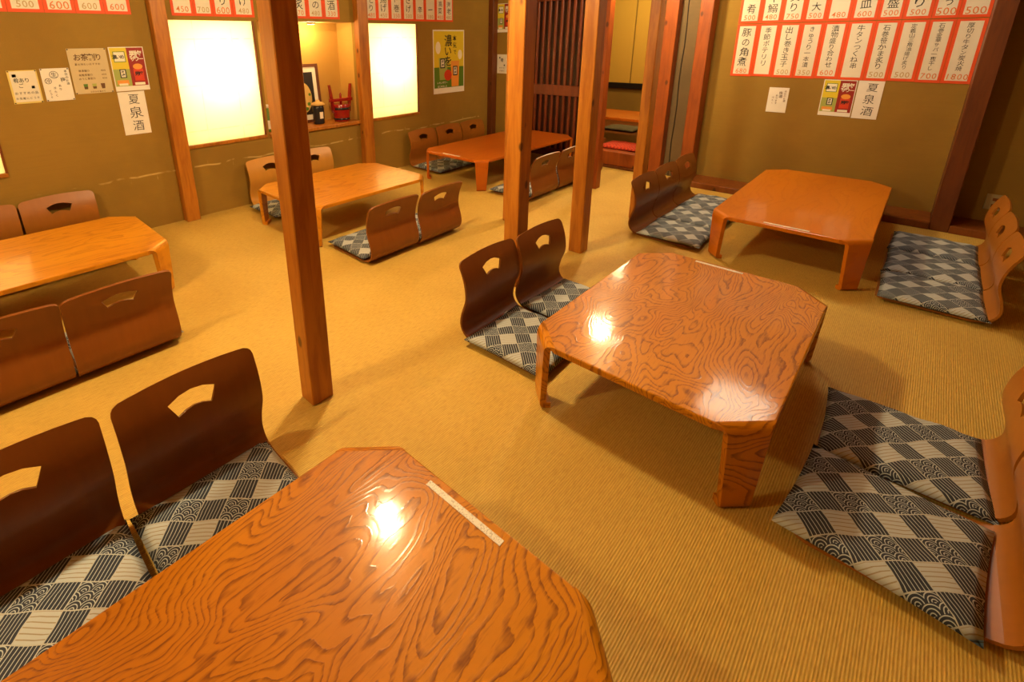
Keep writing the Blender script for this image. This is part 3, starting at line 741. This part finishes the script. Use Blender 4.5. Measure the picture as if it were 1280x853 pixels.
left_cards([1.552,1.729,1.888,2.062,2.255], [('','450'),('','700'),('えり','600'),('味付け','480')], 'above the large paper window')
left_cards([2.62,2.800,2.985,3.175], [('炙','470'),('ろみの','480'),('梅酒','330')], 'above the lit niche')
left_cards([3.508,3.668,3.852,4.038,4.228,4.395,4.580,4.735,4.888], [('とり','480'),('揚げ','450'),('ト巻','350'),('あさげ','500'),('辛','500'),('ー','380'),('高菜','480'),('海老','480')], 'above the smaller paper window')

# ------------------------------------------------------------------ notices and posters
def sheet(name, wall, a0, a1, z0, z1, mat, label, cat='notice'):
    if wall == 'R': a0, a1, z0, z1 = fx(a0), fx(a1), fz(z0), fz(z1)
    loc, rz = wall_place(wall, (a0+a1)/2)
    e = thing(name, label, cat, (loc[0], loc[1], z0), rz)
    w_ = (a1-a0)/2
    link('paper', box('sheet_paper', -w_, w_, -0.0006, 0.0015, 0, z1-z0), M[mat], e)
    return e, w_, z1-z0
def pins(e, w_, h):
    pm = lathe('pin', [(0.0045,0.0),(0.0045,0.003)], 8)
    pm.transform(Matrix.Rotation(math.pi/2, 4, 'X')); pm.materials.append(M['brass'])
    for sx in (-1, 1):
        for zz in (0.006, h-0.006): link('pin', pm, None, e, (sx*(w_-0.007), -0.001, zz))
def scribble(e, rows, mat='ink', bold=0.006):
    items = []
    for txt, x, z, s, p in rows: items += horizontal(txt, x, z, s, p)
    link('lettering', letters(items, bold=bold), M[mat], e)['kind'] = 'stuff'
def rect(e, name, x0, x1, z0, z1, mat, y=-0.0011):
    return link(name, box(name, x0, x1, y, -0.0004, z0, z1), M[mat], e)
e, w_, h = sheet('notice', 'L', 0.436, 0.599, 1.108, 1.333, 'paper_yellow', 'small yellow edged handwritten notice pinned farthest from the wall post')
rect(e, 'inner_sheet', -w_+0.012, w_-0.008, 0.012, h-0.006, 'paper')
scribble(e, [('肴あり',-0.012,0.158,0.034,0.03),('ご',-0.02,0.122,0.034,0.03),('おすすめの品',0,0.072,0.02,0.022),('お気軽にどうぞ',0,0.036,0.017,0.019)]); 
rect(e, 'stamp', -0.058,-0.036,0.18,0.2,'ink'); rect(e, 'stamp', 0.035,0.052,0.10,0.118,'ink'); pins(e, w_, h)
e, w_, h = sheet('notice', 'L', 0.618, 0.786, 1.111, 1.338, 'paper_white', 'small white handwritten notice of vertical lines next to the yellow edged notice')
link('lettering', letters(vertical('本日のお酒',0.062,0.215,0.02,0.022)+vertical('梅',0.036,0.165,0.038,0.03)+vertical('あり',0.012,0.115,0.02,0.024)+vertical('冷たく',-0.02,0.10,0.02,0.026)+vertical('どうぞ',-0.05,0.08,0.018,0.022)+[('生',-0.01,0.182,0.036),('冷',-0.05,0.14,0.028)], bold=0.004), M['ink'], e)
for cx, cz, r in ((-0.01,0.182,0.026),(-0.05,0.14,0.02)):
    V, F = [], []
    for k in range(24):
        a = 2*math.pi*k/24; V += [(cx+r*math.cos(a),-0.0012,cz+r*math.sin(a)),(cx+(r-0.003)*math.cos(a),-0.0012,cz+(r-0.003)*math.sin(a))]
    F = [(2*k, 2*((k+1)%24), 2*((k+1)%24)+1, 2*k+1) for k in range(24)]
    link('ring', mesh('ring', V, F), M['ink'], e)
pins(e, w_, h)
e, w_, h = sheet('drink_menu', 'L', 0.797, 1.041, 1.146, 1.470, 'paper_beige', 'beige printed drink menu with three little cups at its foot', 'notice')
scribble(e, [('お茶割り',0,0.262,0.052,0.044)], 'brown_ink', 0.016)
scribble(e, [('夏の冷たいおすすめ',-0.01,0.212,0.017,0.018),('緑茶割り',-0.04,0.165,0.017,0.018),('烏龍茶割り',-0.035,0.135,0.017,0.018),('ほうじ茶割り',-0.03,0.108,0.017,0.018),('400',0.08,0.165,0.017,0.011),('400',0.08,0.135,0.017,0.011),('430',0.08,0.108,0.017,0.011),('お好みの濃さで',0.02,0.012,0.013,0.014)], 'brown_ink', 0.01)
for k, m_ in enumerate(('p_green','p_ltgreen','brown_ink')):
    V = [(-0.010,-0.0012,0.032),(0.010,-0.0012,0.032),(0.014,-0.0012,0.070),(-0.014,-0.0012,0.070)]
    link('cup_print', mesh('cup_print', [(x-0.05+k*0.055, y, z) for x, y, z in V], [(0,1,2,3)]), M[m_], e)
    V = [(-0.0105,-0.0014,0.034),(0.0105,-0.0014,0.034),(0.0125,-0.0014,0.05),(-0.0125,-0.0014,0.05)]
    link('cup_print', mesh('cup_print', [(x-0.05+k*0.055, y, z) for x, y, z in V], [(0,1,2,3)]), M['brown_ink'], e)
pins(e, w_, h)
def drink_poster(wall, a0, a1, z0, z1, label):
    e, w_, h = sheet('drink_poster', wall, a0, a1, z0, z1, 'paper_white', label, 'poster')
    rect(e, 'yellow_field', -w_+0.006, 0.0, h*0.5, h-0.006, 'p_yellow'); rect(e, 'green_field', -w_+0.006, 0.0, h*0.11, h*0.5, 'p_ltgreen')
    rect(e, 'red_field', 0.0, w_-0.006, h*0.11, h-0.006, 'p_red')
    rect(e, 'title_box', -w_+0.024, -0.014, h*0.66, h*0.90, 'p_green', -0.0014); rect(e, 'title_box', -w_+0.029, -0.019, h*0.675, h*0.885, 'p_white', -0.0017)
    link('lettering', letters(horizontal('濃いめ', -w_*0.52, h*0.78, 0.034, 0.026), -0.0021, 0, 0.02), M['ink'], e)
    link('lettering', letters(horizontal('男梅', w_*0.48, h*0.84, 0.052, 0.042), -0.0021, 0, 0.03), M['p_white'], e)
    link('lettering', letters(horizontal('サワー', w_*0.52, h*0.725, 0.036, 0.030), -0.0021, 0, 0.03), M['p_white'], e)
    V = [(math.cos(k*math.pi/8)*0.034+w_*0.5,-0.0015,math.sin(k*math.pi/8)*0.022+h*0.55) for k in range(16)]
    link('plum_print', mesh('plum_print', V, [tuple(range(16))]), M['p_orange'], e)
    rect(e, 'glass_print', w_*0.5-0.034, w_*0.5+0.034, h*0.22, h*0.50, 'p_bright_red', -0.0014)
    link('lettering', letters(horizontal('男梅', w_*0.5, h*0.39, 0.034, 0.028), -0.0021, 0, 0.03), M['ink'], e)
    rect(e, 'price_box', w_*0.5-0.04, w_*0.5+0.032, h*0.125, h*0.185, 'p_white', -0.0016)
    rect(e, 'label_box', -w_*0.5-0.012, -w_*0.5+0.032, h*0.30, h*0.50, 'ink', -0.0014); rect(e, 'label_box', -w_*0.5-0.005, -w_*0.5+0.025, h*0.32, h*0.48, 'p_white', -0.0017)
    link('lettering', letters(vertical('檸檬', -w_*0.5+0.010, h*0.47, 0.022, 0.023), -0.0021, 0, 0.02), M['ink'], e)
    rect(e, 'lemon_print', -w_+0.02, -0.02, h*0.15, h*0.25, 'p_orange', -0.0014); rect(e, 'price_box', -w_*0.5-0.03, -w_*0.5+0.03, h*0.125, h*0.175, 'p_white', -0.0017)
    return e
drink_poster('L', 1.058, 1.296, 1.146, 1.476, 'half yellow, half dark red drink poster beside the beige drink menu')
drink_poster('R', -0.700, -0.468, 0.812, 1.125, 'half yellow, half dark red drink poster below the red menu cards')
drink_poster('R', -4.385, -4.150, 1.585, 1.945, 'half yellow, half dark red drink poster beside the corner post, partly behind a cedar post')
def sake_note(wall, a0, a1, z0, z1, label):
    e, w_, h = sheet('sake_notice', wall, a0, a1, z0, z1, 'paper_white', label)
    link('lettering', letters(vertical('夏泉酒', 0.012, h-0.012, w_*0.98, h*0.31), bold=-0.004), M['ink'], e)
sake_note('L', 1.060, 1.248, 0.803, 1.139, 'white paper brushed with large characters, hanging below the drink poster near the wall post')
sake_note('R', -0.460, -0.290, 0.806, 1.125, 'white paper brushed with large characters beside the drink poster, below the menu cards')
e, w_, h = sheet('notice', 'R', -1.108, -0.948, 0.806, 1.035, 'paper_white', 'small white handwritten notice alone below the left menu cards')
link('lettering', letters(vertical('本日のお酒',0.055,0.21,0.02,0.022)+vertical('梅酒',0.02,0.20,0.03,0.032)+vertical('あります',-0.01,0.17,0.022,0.024)+vertical('冷たく',-0.04,0.15,0.02,0.026), bold=0.002), M['brown_ink'], e)
e, w_, h = sheet('notice', 'R', -4.370, -4.205, 1.050, 1.300, 'paper', 'small cream notice below the drink poster beside the corner post')
scribble(e, [('肴',-0.0,0.18,0.055,0.04),('おすすめ',0,0.075,0.02,0.024),('お気軽に',0,0.035,0.02,0.024)]); rect(e, 'stamp', 0.03,0.05,0.10,0.12,'ink'); rect(e, 'stamp', -0.05,-0.03,0.20,0.22,'ink')
e, w_, h = sheet('large_poster', 'L', 4.522, 5.100, 0.838, 1.618, 'paper_white', 'tall yellow and green drink poster on the wall near the corner post', 'poster')
rect(e, 'yellow_field', -w_+0.014, w_-0.014, h*0.42, h-0.016, 'p_yellow'); rect(e, 'green_field', -w_+0.014, w_-0.014, h*0.09, h*0.42, 'p_green')
link('lettering', letters(vertical('濃いを', -0.02, h-0.055, 0.15, 0.125), -0.0016, 3, 0.012), M['ink'], e)
link('lettering', letters(vertical('本気で', 0.105, h-0.065, 0.072, 0.085), -0.0016, 3, 0.012), M['ink'], e)
for cx, cz, rw, rh in ((-0.20,0.565,0.045,0.075),(0.205,0.475,0.04,0.06)):
    V = [(cx+math.cos(k*math.pi/8)*rw,-0.0015,cz+math.sin(k*math.pi/8)*rh) for k in range(16)]
    link('bubble_print', mesh('bubble_print', V, [tuple(range(16))]), M['p_white'], e)
def glass_print(e, x0, x1, z0, z1, mat, y):
    V = [(x0+0.012,y,z0),(x1-0.012,y,z0),(x1,y,z1),(x0,y,z1)]
    link('glass_print', mesh('glass_print', V, [(0,1,2,3)]), M[mat], e)
glass_print(e, -0.19, -0.03, 0.17, 0.44, 'p_ltgreen', -0.0014); glass_print(e, 0.03, 0.19, 0.075, 0.40, 'p_orange', -0.0014)
V = [(-0.025+math.cos(k*math.pi/10)*0.07,-0.0017,0.225+math.sin(k*math.pi/10)*0.07) for k in range(20)]
link('lemon_print', mesh('lemon_print', V, [tuple(range(20))]), M['p_bright_red'], e)
for x0, z0 in ((-0.165,0.315),(0.07,0.215)):
    rect(e, 'label_box', x0, x0+0.085, z0, z0+0.12, 'ink', -0.0019); rect(e, 'label_box', x0+0.014, x0+0.071, z0+0.014, z0+0.106, 'p_white', -0.0022)
    link('lettering', letters(vertical('檸檬', x0+0.0425, z0+0.103, 0.042, 0.046), -0.0026, 0, 0.02), M['ink'], e)
link('lettering', letters(horizontal('レモンサワー', -0.13, 0.135, 0.032, 0.032)+horizontal('はじめました', -0.13, 0.09, 0.028, 0.029), -0.0019, 0, 0.02), M['p_white'], e)
# ------------------------------------------------------------------ niche objects
NZ = 0.650
e = thing('picture_frame', 'dark framed picture leaning at the back of the lit niche', 'picture', (WX-0.30, 2.865, NZ), math.pi/2)
e.rotation_euler = (math.radians(-4), 0, math.pi/2)
PW, PH = 0.205, 0.62
V, F = [], []
box_data(-PW,-PW+0.03,-0.012,0.01,0,PH,V,F); box_data(PW-0.03,PW,-0.012,0.01,0,PH,V,F); box_data(-PW+0.03,PW-0.03,-0.012,0.01,0,0.03,V,F); box_data(-PW+0.03,PW-0.03,-0.012,0.01,PH-0.03,PH,V,F)
link('frame', mesh('frame', V, F), M['post_dark'], e)
link('mat_board', box('mat_board', -PW+0.03, PW-0.03, -0.002, 0.006, 0.03, PH-0.03), M['p_white'], e)
link('print', box('print', -PW+0.075, PW-0.075, -0.004, -0.002, 0.085, PH-0.085), M['black'], e)
V = [(math.cos(k*math.pi/14)*0.115-0.02, -0.0055, 0.27+math.sin(k*math.pi/14)*0.165) for k in range(28)]
V = [(max(-PW+0.078, min(PW-0.078, x)), y, z) for x, y, z in V]
link('print_shape', mesh('print_shape', V, [tuple(range(28))]), M['gold'], e)
for x, z, r in ((0.05,0.2,0.02),(-0.03,0.26,0.024),(0.07,0.30,0.016),(0.02,0.15,0.02)):
    link('print_shape', mesh('print_spot', [(x+math.cos(k*math.pi/4)*r,-0.006,z+math.sin(k*math.pi/4)*r) for k in range(8)], [tuple(range(8))]), M['p_green'], e)
e = thing('dark_jar', 'dark glazed jar with a straw coloured cap on the niche shelf', 'jar', (WX-0.155, 2.925, NZ))
link('body', lathe('jar_body', [(0.052,0.0),(0.060,0.008),(0.062,0.17),(0.055,0.195),(0.042,0.205)], 24), M['dark_glaze'], e)
link('cap', lathe('jar_cap', [(0.074,0.198),(0.076,0.21),(0.05,0.228),(0.022,0.235),(0.02,0.25),(0.008,0.255)], 20), M['straw'], e)
lb = mesh('jar_label', [(0.0625*math.cos(a), 0.0625*math.sin(a), z) for z in (0.06,0.13) for a in [-0.35+0.7*k/6 for k in range(7)]], [(k,k+1,8+k,7+k) for k in range(6)])
link('mark', lb, M['p_white'], e)
e = thing('sake_cask', 'red lacquered horned sake cask with a crossbar on the niche shelf', 'cask', (WX-0.125, 3.200, NZ))
link('body', lathe('cask_body', [(0.082,0.0),(0.086,0.005),(0.102,0.185),(0.098,0.19),(0.09,0.186)], 28), M['red_lacquer'], e)
link('hoop', lathe('cask_hoop', [(0.0985,0.13),(0.1005,0.13),(0.1025,0.155),(0.0995,0.155)], 28, False), M['dark_glaze'], e)
link('hoop', lathe('cask_hoop_b', [(0.0865,0.02),(0.0895,0.02),(0.0905,0.04),(0.0885,0.04)], 28, False), M['dark_glaze'], e)
for s in (-1, 1):
    V, F = [], []
    for z, off, wd in ((0.10,0.098,0.022),(0.20,0.104,0.024),(0.30,0.116,0.022),(0.40,0.130,0.016)):
        V += [(-wd, s*off, z), (wd, s*off, z), (wd, s*(off+0.014), z), (-wd, s*(off+0.014), z)]
    for i in range(3):
        for k in range(4): F.append((i*4+k, i*4+(k+1)%4, i*4+4+(k+1)%4, i*4+4+k))
    F += [(0,1,2,3), (12,13,14,15)]
    link('horn', mesh('horn', V, F), M['red_lacquer'], e)
link('crossbar', box('crossbar', -0.02, 0.02, -0.145, 0.145, 0.215, 0.25, 0.006), M['red_lacquer'], e)
link('spout', lathe('spout', [(0.014,0.186),(0.012,0.29),(0.004,0.31)], 10), M['red_lacquer'], e)
e = thing('sake_bottle', 'small green and white bottle at the window end of the niche shelf', 'bottle', (WX-0.11, 2.325, NZ))
link('body', lathe('bottle_body', [(0.036,0.0),(0.040,0.006),(0.040,0.14),(0.018,0.19),(0.015,0.235)], 20), M['p_green'], e)
link('paper_label', lathe('bottle_label', [(0.0412,0.03),(0.0412,0.115)], 20, False), M['p_white'], e)
link('cap', lathe('bottle_cap', [(0.018,0.232),(0.018,0.262),(0.012,0.266)], 14), M['p_white'], e)
# ------------------------------------------------------------------ wall socket and corner things
e = thing('wall_socket', 'beige double wall socket behind the chairs by the dark post', 'socket', (fx(0.53), WY-0.002, fz(0.185)))
link('plate', box('plate', -0.055, 0.055, -0.010, 0.002, 0, 0.125, 0.003), M['beige_plastic'], e)
for zz in (0.035, 0.085): link('outlet', box('outlet', -0.018, 0.018, -0.013, -0.010, zz-0.012, zz+0.012), M['ledge'], e)
# ------------------------------------------------------------------ ceiling lamps
for k, (x, y) in enumerate(((-2.09, 1.56), (-2.12, 4.72), (-2.1, -1.0))):  # third lamp is unseen, added as ambient fill for the floor
    e = thing('ceiling_lamp', ('round ceiling lamp above the open floor by the niche table', 'round ceiling lamp near the alcove opening', 'round ceiling lamp above the open floor by the notices')[k], 'lamp', (x, y, CEIL))
    link('housing', lathe('housing', [(0.075,-0.035),(0.085,-0.03),(0.085,0.0)], 24), M['metal'], e)
    link('bulb', lathe('bulb', [(0.012,-0.125),(0.04,-0.115),(0.052,-0.09),(0.046,-0.06),(0.03,-0.035)], 20), M['bulb'], e)
    ld = bpy.data.lights.new('ceiling_lamp', 'POINT'); ld.energy = LAMP_W*(1.1, 0.75, 1.0)[k]; ld.color = LAMP_COL; ld.shadow_soft_size = 0.075
    lo = bpy.data.objects.new('lamp_light', ld); COL.objects.link(lo); lo.parent = e; lo.location = (0,0,-0.19)
for k, (x, y) in enumerate(((-0.72, 4.58),)):
    e = thing('square_ceiling_lamp', ('square ceiling lamp above the orange table by the menu wall', 'square ceiling lamp above the aisle right of the octagonal table')[k], 'lamp', (x, y, CEIL))
    link('tray', box('tray', -0.29, 0.29, -0.29, 0.29, -0.03, 0.0, 0.004), M['metal'], e)
    link('diffuser', box('diffuser', -0.25, 0.25, -0.25, 0.25, -0.085, -0.03, 0.012), M['square_diffuser' if k == 0 else 'dim_diffuser'], e)
